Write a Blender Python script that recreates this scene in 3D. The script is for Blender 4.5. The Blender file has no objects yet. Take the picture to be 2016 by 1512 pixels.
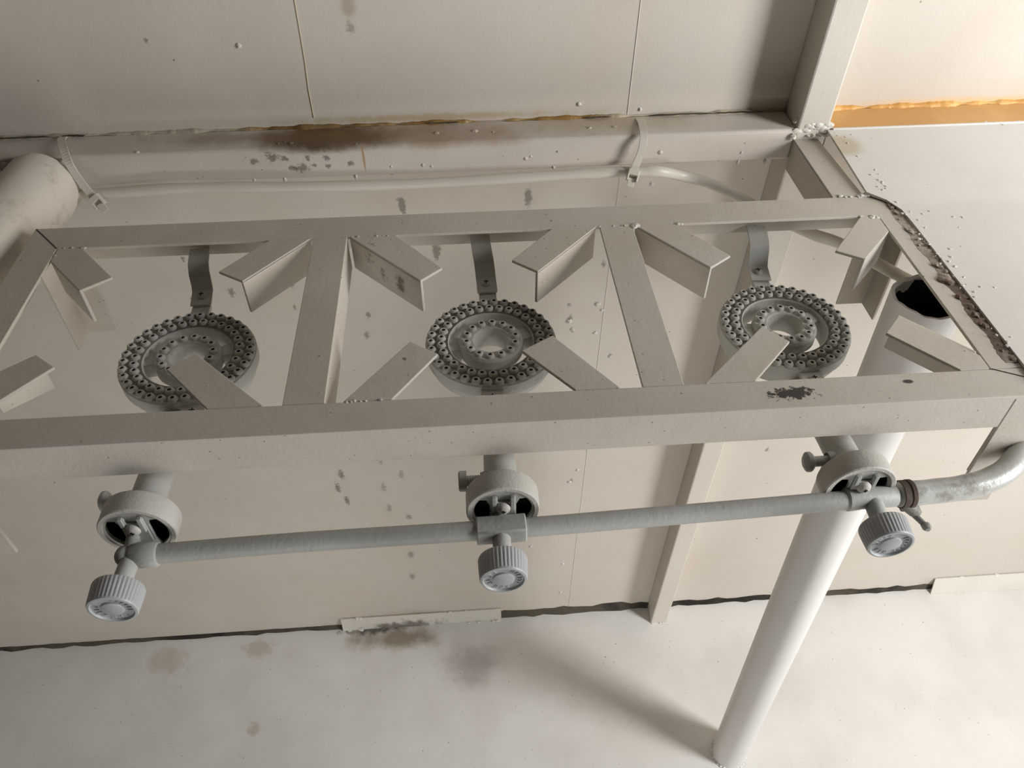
import bpy, bmesh, math, random
from mathutils import Vector, Matrix, Euler
from mathutils.geometry import tessellate_polygon
random.seed(7)
sc = bpy.context.scene
COL = sc.collection

# ---------------------------------------------------------------- camera
CAM = dict(x=0.4259, y=-0.7275, z=0.5168, pitch=-0.835, yaw=0.0736, roll=0.0022, f=1549.2)
def cam_axes():
    a, b, c = CAM['pitch'], CAM['yaw'], CAM['roll']
    F = Vector((math.sin(b)*math.cos(a), math.cos(b)*math.cos(a), math.sin(a)))
    r = F.cross(Vector((0, 0, 1))).normalized(); u = r.cross(F)
    return r*math.cos(c)+u*math.sin(c), -r*math.sin(c)+u*math.cos(c), F
AR, AU, AF = cam_axes()
CP = Vector((CAM['x'], CAM['y'], CAM['z']))
cd = bpy.data.cameras.new('camera'); cam = bpy.data.objects.new('camera', cd); COL.objects.link(cam)
cd.sensor_fit = 'HORIZONTAL'; cd.sensor_width = 36; cd.lens = CAM['f']*36/2016
cd.clip_start = 0.01; cd.clip_end = 50
m = Matrix((AR, AU, -AF)).transposed().to_4x4(); m.translation = CP; cam.matrix_world = m
sc.camera = cam

# ---------------------------------------------------------------- light, world, exposure
sc.view_settings.view_transform = 'Standard'; sc.view_settings.look = 'None'
sc.view_settings.gamma = 1.0; sc.view_settings.use_curve_mapping = False
sc.view_settings.exposure = 0.0
wd = bpy.data.worlds.new('world'); sc.world = wd; wd.use_nodes = True
bg = wd.node_tree.nodes['Background']; bg.inputs[0].default_value = (1.0, 0.88, 0.76, 1); bg.inputs[1].default_value = 0.02
def area(name, loc, target, sx, sy, power, color, spread=180):
    l = bpy.data.lights.new(name, 'AREA'); l.shape = 'RECTANGLE'; l.size = sx; l.size_y = sy
    l.energy = power; l.color = color; l.spread = math.radians(spread)
    o = bpy.data.objects.new(name, l); COL.objects.link(o); o.location = loc
    d = Vector(target)-Vector(loc); o.rotation_euler = d.to_track_quat('-Z', 'Y').to_euler()
    return o
area('doorway_daylight', (2.2, -0.86, 0.34), (1.35, 0.15, -0.45), 0.45, 1.35, 38, (0.985, 0.99, 1.0), 150)
area('low_front_fill', (0.3, -2.3, -0.6), (0.5, 0.1, -0.85), 1.4, 0.9, 13, (1.0, 0.97, 0.94))  # added fill with no visible source; brightens floor, lower wall and front faces

# ---------------------------------------------------------------- geometry of the place
FR = Euler((-0.0573, 0.0023, -0.0007)).to_matrix().to_4x4()     # the stove frame leans a little against the room
FRI = FR.inverted()
ZF = -1.375; YW = 0.1842; YB = 0.1364; ZBT = 0.0041; ZBB = -0.0386
def on_room(px, py, axis, val):       # point of the room seen at a photo pixel, on a plane of the room
    d = AF + AR*(px-1008)/CAM['f'] - AU*(py-756)/CAM['f']
    return CP + d*((val-CP[axis])/d[axis])
def on_frame(px, py, axis, val):      # the same in the frame's own coordinates
    d = FRI.to_3x3() @ (AF + AR*(px-1008)/CAM['f'] - AU*(py-756)/CAM['f']); c = FRI @ CP
    return c + d*((val-c[axis])/d[axis])

# ---------------------------------------------------------------- materials
def S(r, g, b):
    f = lambda v: (v/255/12.92) if v/255 <= .04045 else ((v/255+.055)/1.055)**2.4
    return (f(r), f(g), f(b), 1)
class NT:
    def __init__(s, name):
        s.m = bpy.data.materials.new(name); s.m.use_nodes = True; s.t = s.m.node_tree
        s.b = s.t.nodes['Principled BSDF']; s.g = s.n('ShaderNodeNewGeometry').outputs['Position']
    def n(s, k, **kw):
        x = s.t.nodes.new(k)
        for a, v in kw.items(): setattr(x, a, v)
        return x
    def put(s, sock, v):
        if hasattr(v, 'is_output') or isinstance(v, bpy.types.NodeSocket): s.t.links.new(v, sock)
        else: sock.default_value = v
    def math(s, op, a, b=0.0, c=None):
        x = s.n('ShaderNodeMath', operation=op); s.put(x.inputs[0], a); s.put(x.inputs[1], b)
        if c is not None: s.put(x.inputs[2], c)
        return x.outputs[0]
    def noise(s, scale, detail=3, rough=.55, vec=None):
        x = s.n('ShaderNodeTexNoise'); x.inputs['Scale'].default_value = scale
        x.inputs['Detail'].default_value = detail; x.inputs['Roughness'].default_value = rough
        s.t.links.new(vec or s.g, x.inputs['Vector']); return x.outputs[0]
    def ramp(s, v, a, b, lo=0.0, hi=1.0):
        x = s.n('ShaderNodeMapRange', interpolation_type='SMOOTHSTEP'); s.put(x.inputs[0], v)
        for i, q in enumerate((a, b, lo, hi)): x.inputs[i+1].default_value = q
        return x.outputs[0]
    def mix(s, f, a, b):
        x = s.n('ShaderNodeMix', data_type='RGBA'); s.put(x.inputs[0], f); s.put(x.inputs[6], a); s.put(x.inputs[7], b)
        return x.outputs[2]
    def specks(s, scale, size, keep, flat=None):
        src = s.g
        if flat:
            mu = s.n('ShaderNodeVectorMath', operation='MULTIPLY'); s.t.links.new(s.g, mu.inputs[0]); mu.inputs[1].default_value = flat; src = mu.outputs[0]
        v = s.n('ShaderNodeTexVoronoi'); v.inputs['Scale'].default_value = scale; s.t.links.new(src, v.inputs['Vector'])
        sep = s.n('ShaderNodeSeparateColor'); s.t.links.new(v.outputs['Color'], sep.inputs[0])
        rad = s.math('MULTIPLY', sep.outputs[1], size)
        wob = s.math('MULTIPLY_ADD', s.noise(scale*9, 3, .7), size*1.9, s.math('SUBTRACT', v.outputs['Distance'], size*.5))
        a = s.ramp(s.math('SUBTRACT', wob, rad), size*.25, size*.6, 1, 0)
        return s.math('MULTIPLY', a, s.math('GREATER_THAN', sep.outputs[0], 1-keep))
    def blob(s, c, r, edge=.6, ns=30, wob=.7):
        x = s.n('ShaderNodeVectorMath', operation='SUBTRACT'); s.t.links.new(s.g, x.inputs[0]); x.inputs[1].default_value = c
        y = s.n('ShaderNodeVectorMath', operation='DIVIDE'); s.t.links.new(x.outputs[0], y.inputs[0]); y.inputs[1].default_value = r
        l = s.n('ShaderNodeVectorMath', operation='LENGTH'); s.t.links.new(y.outputs[0], l.inputs[0])
        d = s.math('MULTIPLY_ADD', s.math('SUBTRACT', s.noise(ns, 5, .65), .5), wob*2, l.outputs['Value'])
        return s.ramp(d, 1-edge, 1.0, 1, 0)
def paint(name, base, tint=None, rough=.55, speck=.10, sscale=60, ssize=.10, dirt=(.10, .075, .05, 1), stains=(), mott=.25, bump=.25, bscale=260, grime=0.0, spec=.35, flat=None):
    N = NT(name); tint = tint or tuple(c*.86 for c in base[:3])+(1,)
    c = N.mix(N.ramp(N.noise(5.5, 4), .35, .7, 0, mott*2), base, tint)
    c = N.mix(N.math('MULTIPLY', N.ramp(N.noise(45, 5, .7), .55, .75), .35*mott*2), c, tuple(v*.8 for v in base[:3])+(1,))
    if grime:
        c = N.mix(N.math('MULTIPLY', N.ramp(N.noise(28, 6, .7), .52, .68), grime), c, dirt)
    for (cc, rr, col, amt, edge, ns, wob) in stains:
        c = N.mix(N.math('MULTIPLY', N.blob(cc, rr, edge, ns, wob), amt), c, col)
    if speck:
        c = N.mix(N.math('MULTIPLY', N.specks(sscale*2.3, ssize*1.0, speck*1.1, flat), .7), c, dirt)
        c = N.mix(N.math('MULTIPLY', N.specks(sscale*1.1, ssize*.62, speck*.8, flat), .75), c, dirt)
        c = N.mix(N.math('MULTIPLY', N.specks(sscale*.4, ssize*.36, speck*.7, flat), .75), c, dirt)
    N.put(N.b.inputs['Base Color'], c); N.b.inputs['Roughness'].default_value = rough
    N.b.inputs['Specular IOR Level'].default_value = spec
    bp = N.n('ShaderNodeBump'); bp.inputs['Strength'].default_value = bump; bp.inputs['Distance'].default_value = .0008
    h = N.math('ADD', N.noise(bscale, 3), N.math('MULTIPLY', N.noise(35, 3), 1.6)); N.put(bp.inputs['Height'], h)
    N.t.links.new(bp.outputs[0], N.b.inputs['Normal'])
    return N.m
def wp(px, py): return tuple(on_room(px, py, 1, YW))
def fp(px, py): return tuple(on_room(px, py, 2, ZF))
def bt(px, py): return tuple(on_room(px, py, 2, ZBT))
def bf(px, py): return tuple(on_room(px, py, 1, YB))
BROWN = S(92, 66, 36); DK = S(52, 44, 34); OCH = S(222, 178, 112); TAN = S(150, 130, 98)
wall_st = []
wall_st += [(wp(685, 10), (.012, .02, .02), TAN, .5, .8, 60, .5), (wp(690, 55), (.006, .02, .010), DK, .4, .7, 220, 1.2)]
for q in ((665, 960), (683, 985), (672, 935)): wall_st.append((wp(*q), (.0065, .02, .020), DK, .6, .6, 200, 1.3))
for q in ((790, 935), (755, 960), (748, 905), (766, 1000)): wall_st.append((wp(*q), (.0065, .02, .018), DK, .35, .6, 200, 1.3))
for q, h_ in (((805, 1018), .012), ((809, 1092), .020), ((812, 1135), .018)): wall_st.append((wp(*q), (.0075, .02, h_), DK, .5, .6, 420, 1.9))
for q in ((790, 405), (1040, 390), (725, 525), (860, 495)): wall_st.append((wp(*q), (.007, .02, .016), DK, .55, .5, 160, 1.0))
for q, r_ in (((1122, 628), .008), ((1120, 600), .005), ((1127, 650), .005), ((575, 560), .006), ((580, 605), .005), ((455, 575), .009), ((520, 578), .005), ((725, 620), .007), ((722, 660), .008), ((1125, 945), .006), ((1188, 520), .006), ((1200, 700), .006), ((360, 510), .005), ((1510, 885), .007), ((1490, 1060), .004), ((288, 80), .004), ((1210, 505), .005)):
    wall_st.append((wp(*q), (r_*.7, .02, r_*1.3), DK, .55, .7, 260, 1.4))
wall_st.append((wp(800, 1215), (.16, .02, .045), TAN, .45, .8, 20, .6))
wall_st.append((wp(820, 232), (.26, .02, .007), S(176, 150, 96), .55, .8, 60, .7))
wall_st.append((wp(1900, 200), (.20, .02, .010), S(226, 190, 130), .7, .8, 40, .5))
WALL = paint('wall_cream_paint', S(211, 203, 191), S(205, 192, 178), rough=.40, speck=.16, sscale=30, ssize=.085, flat=(1, 0, 1), stains=wall_st, bump=.18, spec=.4)
fl_marks = [(fp(780, 1255), (.16, .05, .03), S(120, 98, 66), .75, .9, 16, .8), (fp(930, 1310), (.11, .08, .03), S(120, 108, 98), .55, .9, 14, .6),  # last entry here: wide soft patch darker than the floor
         (fp(730, 1238), (.09, .018, .03), DK, .8, .7, 50, 1.0), (fp(510, 1275), (.05, .03, .03), TAN, .4, .6, 40, .8),
         (fp(500, 1435), (.02, .02, .03), TAN, .4, .6, 60, .8), (fp(330, 1300), (.06, .05, .03), TAN, .35, .7, 30, .8)]
FLOOR = paint('floor_paint', S(219, 216, 210), S(207, 203, 196), rough=.6, speck=.5, sscale=30, ssize=.11, flat=(1, 1, 0), dirt=S(140, 130, 118), stains=fl_marks, mott=.4, bump=.3)
beam_st = [(bt(640, 272), (.11, .05, .012), S(84, 58, 28), .92, .7, 22, .5), (bt(560, 268), (.22, .026, .012), S(120, 92, 52), .55, .9, 22, .6),
           (bt(860, 265), (.16, .05, .012), S(140, 108, 62), .6, .9, 20, .6), (bt(1180, 240), (.18, .04, .012), S(170, 150, 112), .5, .9, 20, .6),
           (bf(716, 312), (.0018, .01, .024), S(170, 140, 92), .8, .6, 60, .5)]
for q, r_ in (((535, 309), .010), ((596, 331), .011), ((605, 311), .006), ((642, 312), .006), ((645, 327), .005), ((575, 330), .006), ((500, 318), .006), ((560, 312), .006), ((690, 322), .006), ((618, 325), .004)):
    beam_st.append((bf(*q), (r_, .01, r_*.8), DK, .62, .7, 260, 1.4))
SUP_ST = [(tuple(FR @ on_frame(735, 500, 2, -.012)), (.010, .012, .012), DK, .6, .7, 160, 1.3), (tuple(FR @ on_frame(762, 530, 2, -.020)), (.009, .012, .014), DK, .6, .7, 160, 1.3), (tuple(FR @ on_frame(790, 560, 2, -.022)), (.007, .012, .016), DK, .7, .7, 160, 1.3), (tuple(FR @ on_frame(745, 515, 2, -.03)), (.02, .014, .012), TAN, .5, .7, 60, 1.0)]
BEAM = paint('beam_paint', S(212, 203, 192), S(200, 188, 174), rough=.45, speck=.12, sscale=60, ssize=.15, stains=beam_st, bump=.25)
FRAME = paint('frame_paint', S(203, 196, 184), S(192, 182, 168), rough=.5, speck=.22, sscale=75, ssize=.17, bump=.3, mott=.4, stains=SUP_ST)
fr_st = [(tuple(FR @ on_frame(1560, 775, 2, 0)), (.022, .008, .01), S(30, 28, 24), .95, .35, 190, 1.5), (tuple(FR @ on_frame(1787, 751, 2, 0)), (.006, .003, .01), S(30, 28, 24), .95, .4, 60, .3)]
FRAME_F = paint('front_rail_paint', S(204, 197, 186), S(194, 184, 171), rough=.45, speck=.18, sscale=75, ssize=.16, bump=.25, stains=fr_st, mott=.4)
POST = paint('post_paint', S(214, 207, 195), S(205, 195, 180), rough=.45, speck=.06, sscale=50, ssize=.07, bump=.2)
TABLE = paint('worktop_paint', S(222, 219, 213), S(214, 209, 201), rough=.4, speck=.10, sscale=40, ssize=.08, flat=(1, 1, 0), bump=.18,
              stains=[(tuple(on_room(1655, 285, 2, .004)), (.032, .03, .02), S(186, 172, 140), .7, .5, 20, .3)])
PIPE = paint('pipe_paint', S(222, 219, 214), S(214, 208, 200), rough=.38, speck=.03, sscale=40, ssize=.05, bump=.12, mott=.15)
PIPE2 = paint('old_pipe_paint', S(216, 207, 194), S(202, 190, 172), rough=.5, speck=.12, sscale=50, ssize=.09, bump=.3, grime=.3, dirt=S(120, 102, 76))
GREY = paint('grey_enamel', S(182, 182, 177), S(164, 163, 156), rough=.5, speck=.12, sscale=110, ssize=.1, bump=.4, mott=.4)
CAST = paint('cast_iron_paint', S(208, 208, 202), S(176, 174, 164), rough=.55, speck=.2, sscale=120, ssize=.12, bump=.7, bscale=420, mott=.5, grime=.3, dirt=S(70, 64, 54))
DRUM = paint('mixer_paint', S(198, 195, 188), S(180, 175, 163), rough=.55, speck=.2, sscale=130, ssize=.11, bump=.5, bscale=400, mott=.4)
KNOB = paint('knob_plastic', S(176, 178, 178), S(164, 165, 163), rough=.42, speck=0, bump=.12, mott=.15, spec=.5)
STRAP = paint('grey_strap_paint', S(206, 206, 201), S(186, 184, 176), rough=.4, speck=.15, sscale=110, ssize=.12, bump=.35, mott=.4)
SOOTY = paint('sooty_cast_iron', S(158, 157, 150), S(104, 99, 90), rough=.65, speck=.3, sscale=120, ssize=.16, bump=.8, bscale=420, mott=1.2, grime=.5, dirt=S(62, 56, 47))
HOSE = paint('painted_hose', S(198, 198, 192), S(176, 174, 164), rough=.28, speck=.3, sscale=90, ssize=.16, bump=.3, grime=.6, dirt=S(110, 104, 92), spec=.5)
TIE = paint('nylon_tie', S(214, 207, 194), S(205, 196, 180), rough=.35, speck=.06, sscale=80, ssize=.07, bump=.1)
BORE_SHADE = paint('bore_shade_dark', S(26, 28, 30), S(14, 14, 15), rough=.9, speck=0, bump=.5)  # near-black colour paints in the shade inside the pipe and drum bores
HOLE = paint('port_dark', S(34, 32, 28), S(20, 19, 17), rough=.9, speck=0, bump=.1)
RUST = paint('rusty_dirt', S(104, 92, 80), S(66, 46, 36), rough=.8, speck=.3, sscale=150, ssize=.2, bump=1.0, mott=1)
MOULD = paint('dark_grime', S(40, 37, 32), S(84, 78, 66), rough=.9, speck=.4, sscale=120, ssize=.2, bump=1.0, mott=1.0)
SEAL = paint('old_sealant', S(200, 182, 140), S(150, 116, 62), rough=.6, speck=.3, sscale=90, ssize=.14, bump=.8, bscale=200, mott=1.2, dirt=S(58, 42, 26),
             stains=[(bt(640, 245), (.14, .06, .03), S(110, 78, 36), .8, .7, 30, .7),                      (bt(150, 265), (.25, .1, .03), S(186, 176, 158), .9, .4, 20, .3), (bt(1350, 225), (.14, .1, .03), S(200, 190, 170), .8, .5, 20, .3)])
WELD = paint('weld_paint', S(222, 218, 210), S(204, 196, 184), rough=.4, speck=.25, sscale=130, ssize=.14, bump=.5, mott=.5, dirt=S(70, 54, 44))
STRIP = paint('strip_paint', S(220, 216, 206), S(206, 200, 186), rough=.45, speck=.2, sscale=60, ssize=.1, bump=.3,
              stains=[(tuple(on_room(800, 1230, 2, ZF)), (.12, .08, .03), S(70, 58, 38), .75, .8, 45, 1.3)])

# ---------------------------------------------------------------- mesh helpers
class MB:
    def __init__(s): s.bm = bmesh.new()
    def quadstrip(s, rings, closed=True, caps=True):
        vs = [[s.bm.verts.new(p) for p in r] for r in rings]; n = len(vs[0])
        for a, b in zip(vs[:-1], vs[1:]):
            for i in range(n if closed else n-1):
                j = (i+1) % n; s.bm.faces.new((a[i], a[j], b[j], b[i]))
        if caps and closed:
            s.bm.faces.new(list(reversed(vs[0]))); s.bm.faces.new(vs[-1])
        return s
    def box(s, x0, x1, y0, y1, z0, z1):
        r = lambda z: [Vector(q) for q in ((x0, y0, z), (x1, y0, z), (x1, y1, z), (x0, y1, z))]
        return s.quadstrip([r(z0), r(z1)])
    def prism(s, poly, z0, z1):     # poly of (x,y)
        a = sum(poly[i][0]*poly[(i+1) % len(poly)][1]-poly[(i+1) % len(poly)][0]*poly[i][1] for i in range(len(poly)))
        if a < 0: poly = list(reversed(poly))
        return s.quadstrip([[Vector((x, y, z0)) for x, y in poly], [Vector((x, y, z1)) for x, y in poly]])
    def extrude(s, pts, vec):       # planar polygon of 3-D points swept by vec
        v = Vector(vec); return s.quadstrip([[Vector(p) for p in pts], [Vector(p)+v for p in pts]])
    def tube(s, path, r, n=20, caps=True, up=None):
        P = [Vector(p) for p in path]; R = r if isinstance(r, (list, tuple)) else [r]*len(P)
        rings = []; t0 = (P[1]-P[0]).normalized()
        u = (up and Vector(up)) or (Vector((0, 0, 1)) if abs(t0.z) < .9 else Vector((1, 0, 0)))
        for i, p in enumerate(P):
            t = (P[min(i+1, len(P)-1)]-P[max(i-1, 0)]).normalized()
            u = (u-t*u.dot(t)).normalized(); w = t.cross(u)
            rings.append([p+(u*math.cos(k*2*math.pi/n)+w*math.sin(k*2*math.pi/n))*R[i] for k in range(n)])
        return s.quadstrip(rings, True, caps)
    def lathe(s, prof, o, ax, n=48, closed=False, fn=None):   # prof: (radius, height along ax)
        ax = Vector(ax).normalized(); u = Vector((1, 0, 0)) if abs(ax.x) < .9 else Vector((0, 1, 0))
        u = (u-ax*u.dot(ax)).normalized(); w = ax.cross(u); o = Vector(o); rings = []
        for k in range(n):
            a = k*2*math.pi/n
            rings.append([o+ax*h+(u*math.cos(a)+w*math.sin(a))*(max(r, 1e-5)*(fn(a, r, h) if fn else 1)) for r, h in prof])
        vs = [[s.bm.verts.new(p) for p in r] for r in rings]; mm = len(prof)
        for k in range(n):
            a, b = vs[k], vs[(k+1) % n]
            for i in range(mm if closed else mm-1):
                j = (i+1) % mm; s.bm.faces.new((a[i], b[i], b[j], a[j]))
        return s
    def ribbon(s, path, side, w, t):
        side = Vector(side).normalized(); P = [Vector(p) for p in path]; rings = []
        for i, p in enumerate(P):
            d = (P[min(i+1, len(P)-1)]-P[max(i-1, 0)]).normalized(); sd = (side-d*side.dot(d)).normalized(); nn = d.cross(sd)
            rings.append([p-sd*w/2-nn*t/2, p+sd*w/2-nn*t/2, p+sd*w/2+nn*t/2, p-sd*w/2+nn*t/2])
        return s.quadstrip(rings)
    def holed(s, outer, holes, o, u, v, thick):   # plate with holes; 2-D loops on axes u, v; thickness vector
        loops = [[Vector((a, b, 0)) for a, b in l] for l in [outer]+holes]
        tri = tessellate_polygon(loops); flat = [p for l in loops for p in l]
        o, u, v, th = Vector(o), Vector(u), Vector(v), Vector(thick)
        A = [s.bm.verts.new(o+u*p.x+v*p.y) for p in flat]; B = [s.bm.verts.new(o+u*p.x+v*p.y+th) for p in flat]
        for t in tri:
            s.bm.faces.new([A[i] for i in t]); s.bm.faces.new([B[i] for i in reversed(t)])
        k = 0
        for l in loops:
            n = len(l)
            for i in range(n): s.bm.faces.new((A[k+i], A[k+(i+1) % n], B[k+(i+1) % n], B[k+i]))
            k += n
        return s
    def lump(s, c, r, sq=(1, 1, 1), sub=2, jag=.25):
        q = bmesh.ops.create_icosphere(s.bm, subdivisions=sub, radius=1)
        for v in q['verts']:
            v.co = Vector(c)+Vector([v.co[i]*r*sq[i]*(1+random.uniform(-jag, jag)) for i in range(3)])
        return s
def finish(name, mb, mat, parent=None, smooth=False, bev=0.0, seg=2, shift=None, angle=40):
    bm = mb.bm
    if shift is not None:
        for v in bm.verts: v.co -= shift
    bmesh.ops.recalc_face_normals(bm, faces=bm.faces)
    me = bpy.data.meshes.new(name); bm.to_mesh(me); bm.free(); me.materials.append(mat)
    if smooth:
        for p in me.polygons: p.use_smooth = True
        me.set_sharp_from_angle(angle=math.radians(angle))
    o = bpy.data.objects.new(name, me); COL.objects.link(o)
    if parent: o.parent = parent
    if bev:
        b = o.modifiers.new('bevel', 'BEVEL'); b.width = bev; b.segments = seg; b.limit_method = 'ANGLE'; b.angle_limit = math.radians(35)
    return o
def tag(o, label=None, cat=None, group=None, kind=None):
    if label: o['label'] = label
    if cat: o['category'] = cat
    if group: o['group'] = group
    if kind: o['kind'] = kind
    return o
def thing(name, label, cat, base, group=None, frame=True):
    o = bpy.data.objects.new(name, None); COL.objects.link(o); o.empty_display_size = .02
    o.matrix_world = (FR if frame else Matrix()) @ Matrix.Translation(Vector(base)); o['base'] = [0, 0, 0]; del o['base']
    return tag(o, label, cat, group)
def smooth_path(P, k=6):
    P = [Vector(p) for p in P]; out = []
    for i in range(len(P)-1):
        a, b, c, d = P[max(i-1, 0)], P[i], P[i+1], P[min(i+2, len(P)-1)]
        for j in range(k):
            t = j/k; out.append(.5*((2*b)+(-a+c)*t+(2*a-5*b+4*c-d)*t*t+(-a+3*b-3*c+d)*t**3))
    return out+[P[-1]]

# ================================================================ THE SETTING
w = MB().box(-1.6, 2.6, YW, YW+.02, ZF+.010, 1.3)
wall = tag(finish('wall_back', w, WALL), kind='structure')
sx = wp(1235, 225)[0]
sm = MB(); sm.box(sx-.0007, sx+.0007, YW-.0006, YW+.004, ZF+.01, 1.3)
finish('panel_seam', sm, WALL, wall, bev=.0005)
# yellowed crack in the panel above the beam
pts = [wp(578, -10), wp(590, 60), wp(600, 120), wp(607, 175), wp(618, 232)]
ck = MB(); ck.tube([(p[0], YW-.0002, p[2]) for p in pts], .0006, 6); finish('paint_crack', ck, paint('yellowed_line', S(200, 184, 156), rough=.6, speck=0), wall)
# small lumps, screws and flaking on the wall
lm = MB()
for q, r in (((1120, 632), .005), ((1127, 648), .004), ((1177, 598), .0045), ((1185, 610), .003), ((1121, 948), .004), ((1108, 1110), .0035), ((1103, 1166), .0035),
          ((1045, 1075), .004), ((1283, 362), .003), ((470, 90), .003), ((1140, 205), .003), ((1137, 925), .003), ((1172, 655), .0035), ((650, 600), .003), ((1260, 215), .0025)):
    p = wp(*q); lm.lump((p[0], YW, p[2]), r, (1, .7, 1))
tag(finish('paint_lumps', lm, WELD, wall, smooth=True), kind='stuff')
tag(finish('floor', MB().box(-1.8, 2.8, -2.6, YW+.06, ZF-.02, ZF), FLOOR), kind='structure')
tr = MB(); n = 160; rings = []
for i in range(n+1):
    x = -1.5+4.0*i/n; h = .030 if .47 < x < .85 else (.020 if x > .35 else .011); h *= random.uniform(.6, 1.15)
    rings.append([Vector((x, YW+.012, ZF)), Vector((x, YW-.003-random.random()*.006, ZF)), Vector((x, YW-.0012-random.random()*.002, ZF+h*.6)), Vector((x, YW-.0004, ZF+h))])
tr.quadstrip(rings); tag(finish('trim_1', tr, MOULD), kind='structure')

# thin steel strips tacked along the foot of the wall
def strip(px0, px1, label, h, ytop):
    a = on_room(*px0, 2, ZF); b = on_room(*px1, 2, ZF); mb = MB(); N = 24; rings = []
    for i in range(N+1):
        t = i/N; x = a.x+(b.x-a.x)*t; y = a.y+(b.y-a.y)*t; wv = math.sin(t*9)*.001
        rings.append([Vector((x, y+wv, ZF+.0005)), Vector((x, y+.003+wv, ZF+.0005)), Vector((x, YW-.001, ZF+h)), Vector((x, YW-.004, ZF+h+.001))])
    mb.quadstrip(rings)
    for k in range(14):
        t = random.random(); x = a.x+(b.x-a.x)*t
        if k % 2: mb.lump((x, YW-.003, ZF+h), random.uniform(.002, .0045), (1.6, .8, .7), jag=.4)
        else: mb.lump((x, a.y, ZF+.001), random.uniform(.002, .004), (1.6, 1, .6), jag=.4)
    return tag(finish('steel_strip', mb, STRIP), label, 'metal strip', 'strips tacked along the foot of the wall')
strip((676, 1243), (987, 1220), 'short pale steel strip at the wall foot below the middle knob, brown grime underneath', .045, 0)
strip((1832, 1170), (2200, 1150), 'pale steel strip at the foot of the back wall, right of the tall round pipe', .05, 0)

# square post against the wall
pa, pb = .8446, .885
po = MB(); po.box(pa, pb, YB, YW, ZF, 1.25)
post = tag(finish('square_post', po, POST, bev=.0025), 'tall painted square steel post standing against the back wall', 'post')
wb_ = MB()
for i in range(22):
    t = random.random(); wb_.lump((pa-.001+t*(pb-pa+.002), YB+.0015, ZBT+.000+random.uniform(-.004, .006)), random.uniform(.003, .0052), (1.5, .6, .8), jag=.16)
for i in range(8): wb_.lump((pa-random.uniform(0, .006), YB+random.uniform(-.002, .01), random.uniform(ZBB+.01, ZBT+.012)), random.uniform(.0015, .004), jag=.4)
tag(finish('weld_bead', wb_, WELD, post, smooth=True), kind='stuff')
for i in range(1):
    g = MB()
    for k in range(8): g.lump((pa+(pb-pa)*random.random(), YB-.001, ZF+.001), .0025, (1.5, 1, .6), jag=.4)
    tag(finish('weld_bead', g, WELD, post, smooth=True), kind='stuff')

# horizontal square beam on the wall, left and right of the post (one run behind it)
be = MB(); be.box(-1.5, pa, YB, YW, ZBB, ZBT)
beam = tag(finish('wall_beam', be, BEAM, bev=.004, seg=3), 'long painted square steel beam along the back wall behind the burner frame, brown rust stain on its top', 'beam')
be2 = MB(); BEAM2 = paint('ochre_beam_paint', S(222, 178, 116), S(206, 158, 96), rough=.5, speck=.1, sscale=55, ssize=.08, mott=.8, dirt=S(120, 84, 44)); be2.box(pb, 2.4, YB, YW, ZBB, ZBT)
beam2 = tag(finish('wall_beam', be2, BEAM2, bev=.003), 'ochre stained steel beam along the wall right of the square post, behind the worktop', 'beam')
fe = MB(); fe.box(pb, .93, YB-.0005, YB+.003, ZBB, ZBT-.003); finish('beam_end', fe, BEAM, beam2)
SEAL2 = paint('ochre_sealant', S(240, 202, 132), S(214, 160, 88), rough=.5, speck=.2, sscale=90, ssize=.14, bump=.8, bscale=200, mott=1.0, dirt=S(110, 70, 34))
def sealant(x0, x1, parent, r0, mat=None):
    mb = MB(); N = int((x1-x0)/.0035); rings = []; ph = [random.uniform(0, 6) for _ in range(5)]
    for i in range(N+1):
        x = x0+(x1-x0)*i/N
        k = .75+.22*math.sin(x*37+ph[0])+.18*math.sin(x*83+ph[1])+.14*math.sin(x*191+ph[2])+random.uniform(-.08, .08)
        g_ = max(0, math.sin(x*19+ph[3])+math.sin(x*47+ph[4])-1.25)
        r = r0*max(.12, k-g_*1.2); q = []
        for j in range(5):
            a = math.pi/2*j/4; q.append(Vector((x, YW-r*1.15*math.sin(a)*random.uniform(.92, 1.08), ZBT+r*.85*math.cos(a)*random.uniform(.92, 1.08))))
        rings.append([Vector((x, YW+.003, ZBT-.003))]+q)
    mb.quadstrip(rings); return finish('sealant_bead', mb, mat or SEAL, parent, smooth=True, angle=30)
sealant(-1.4, pa, beam, .0042); sealant(pb, 2.3, beam2, .0058, SEAL2)
for ax_, bx_ in ((-10, 102), (36, 70), (126, 172), (1275, 1400), (1405, 1476), (1150, 1200), (840, 905)):
    ck = MB(); pts = [wp(ax_+(bx_-ax_)*k/10, 272-(ax_+(bx_-ax_)*k/10)*.034) for k in range(11)]
    off = .0062 if ax_ < 600 else .0052
    ck.tube([(p[0], YW-.0052+random.uniform(-.0003, .0003), ZBT+off*.45+random.uniform(-.0004, .0004)) for p in pts], [.0003]+[.0011]*9+[.0003], 6)
    finish('sealant_crack', ck, MOULD, beam)
db = MB()
for q in ((548, 283), (560, 280), (572, 282), (270, 300), (700, 290), (935, 258), (970, 260), (1160, 252), (1210, 250), (860, 262)):
    p = bt(*q); db.lump((p[0], min(max(p[1], YB+.004), YW-.004), ZBT), random.uniform(.0015, .003), (1.3, 1, .6), jag=.3)
for q in ((1045, 308), (1035, 312), (1090, 330), (850, 327), (833, 325), (770, 328), (1460, 300), (1300, 300)):
    p = bf(*q); db.lump((p[0], YB, p[2]), random.uniform(.0015, .003), (1, .6, 1), jag=.3)
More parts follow.
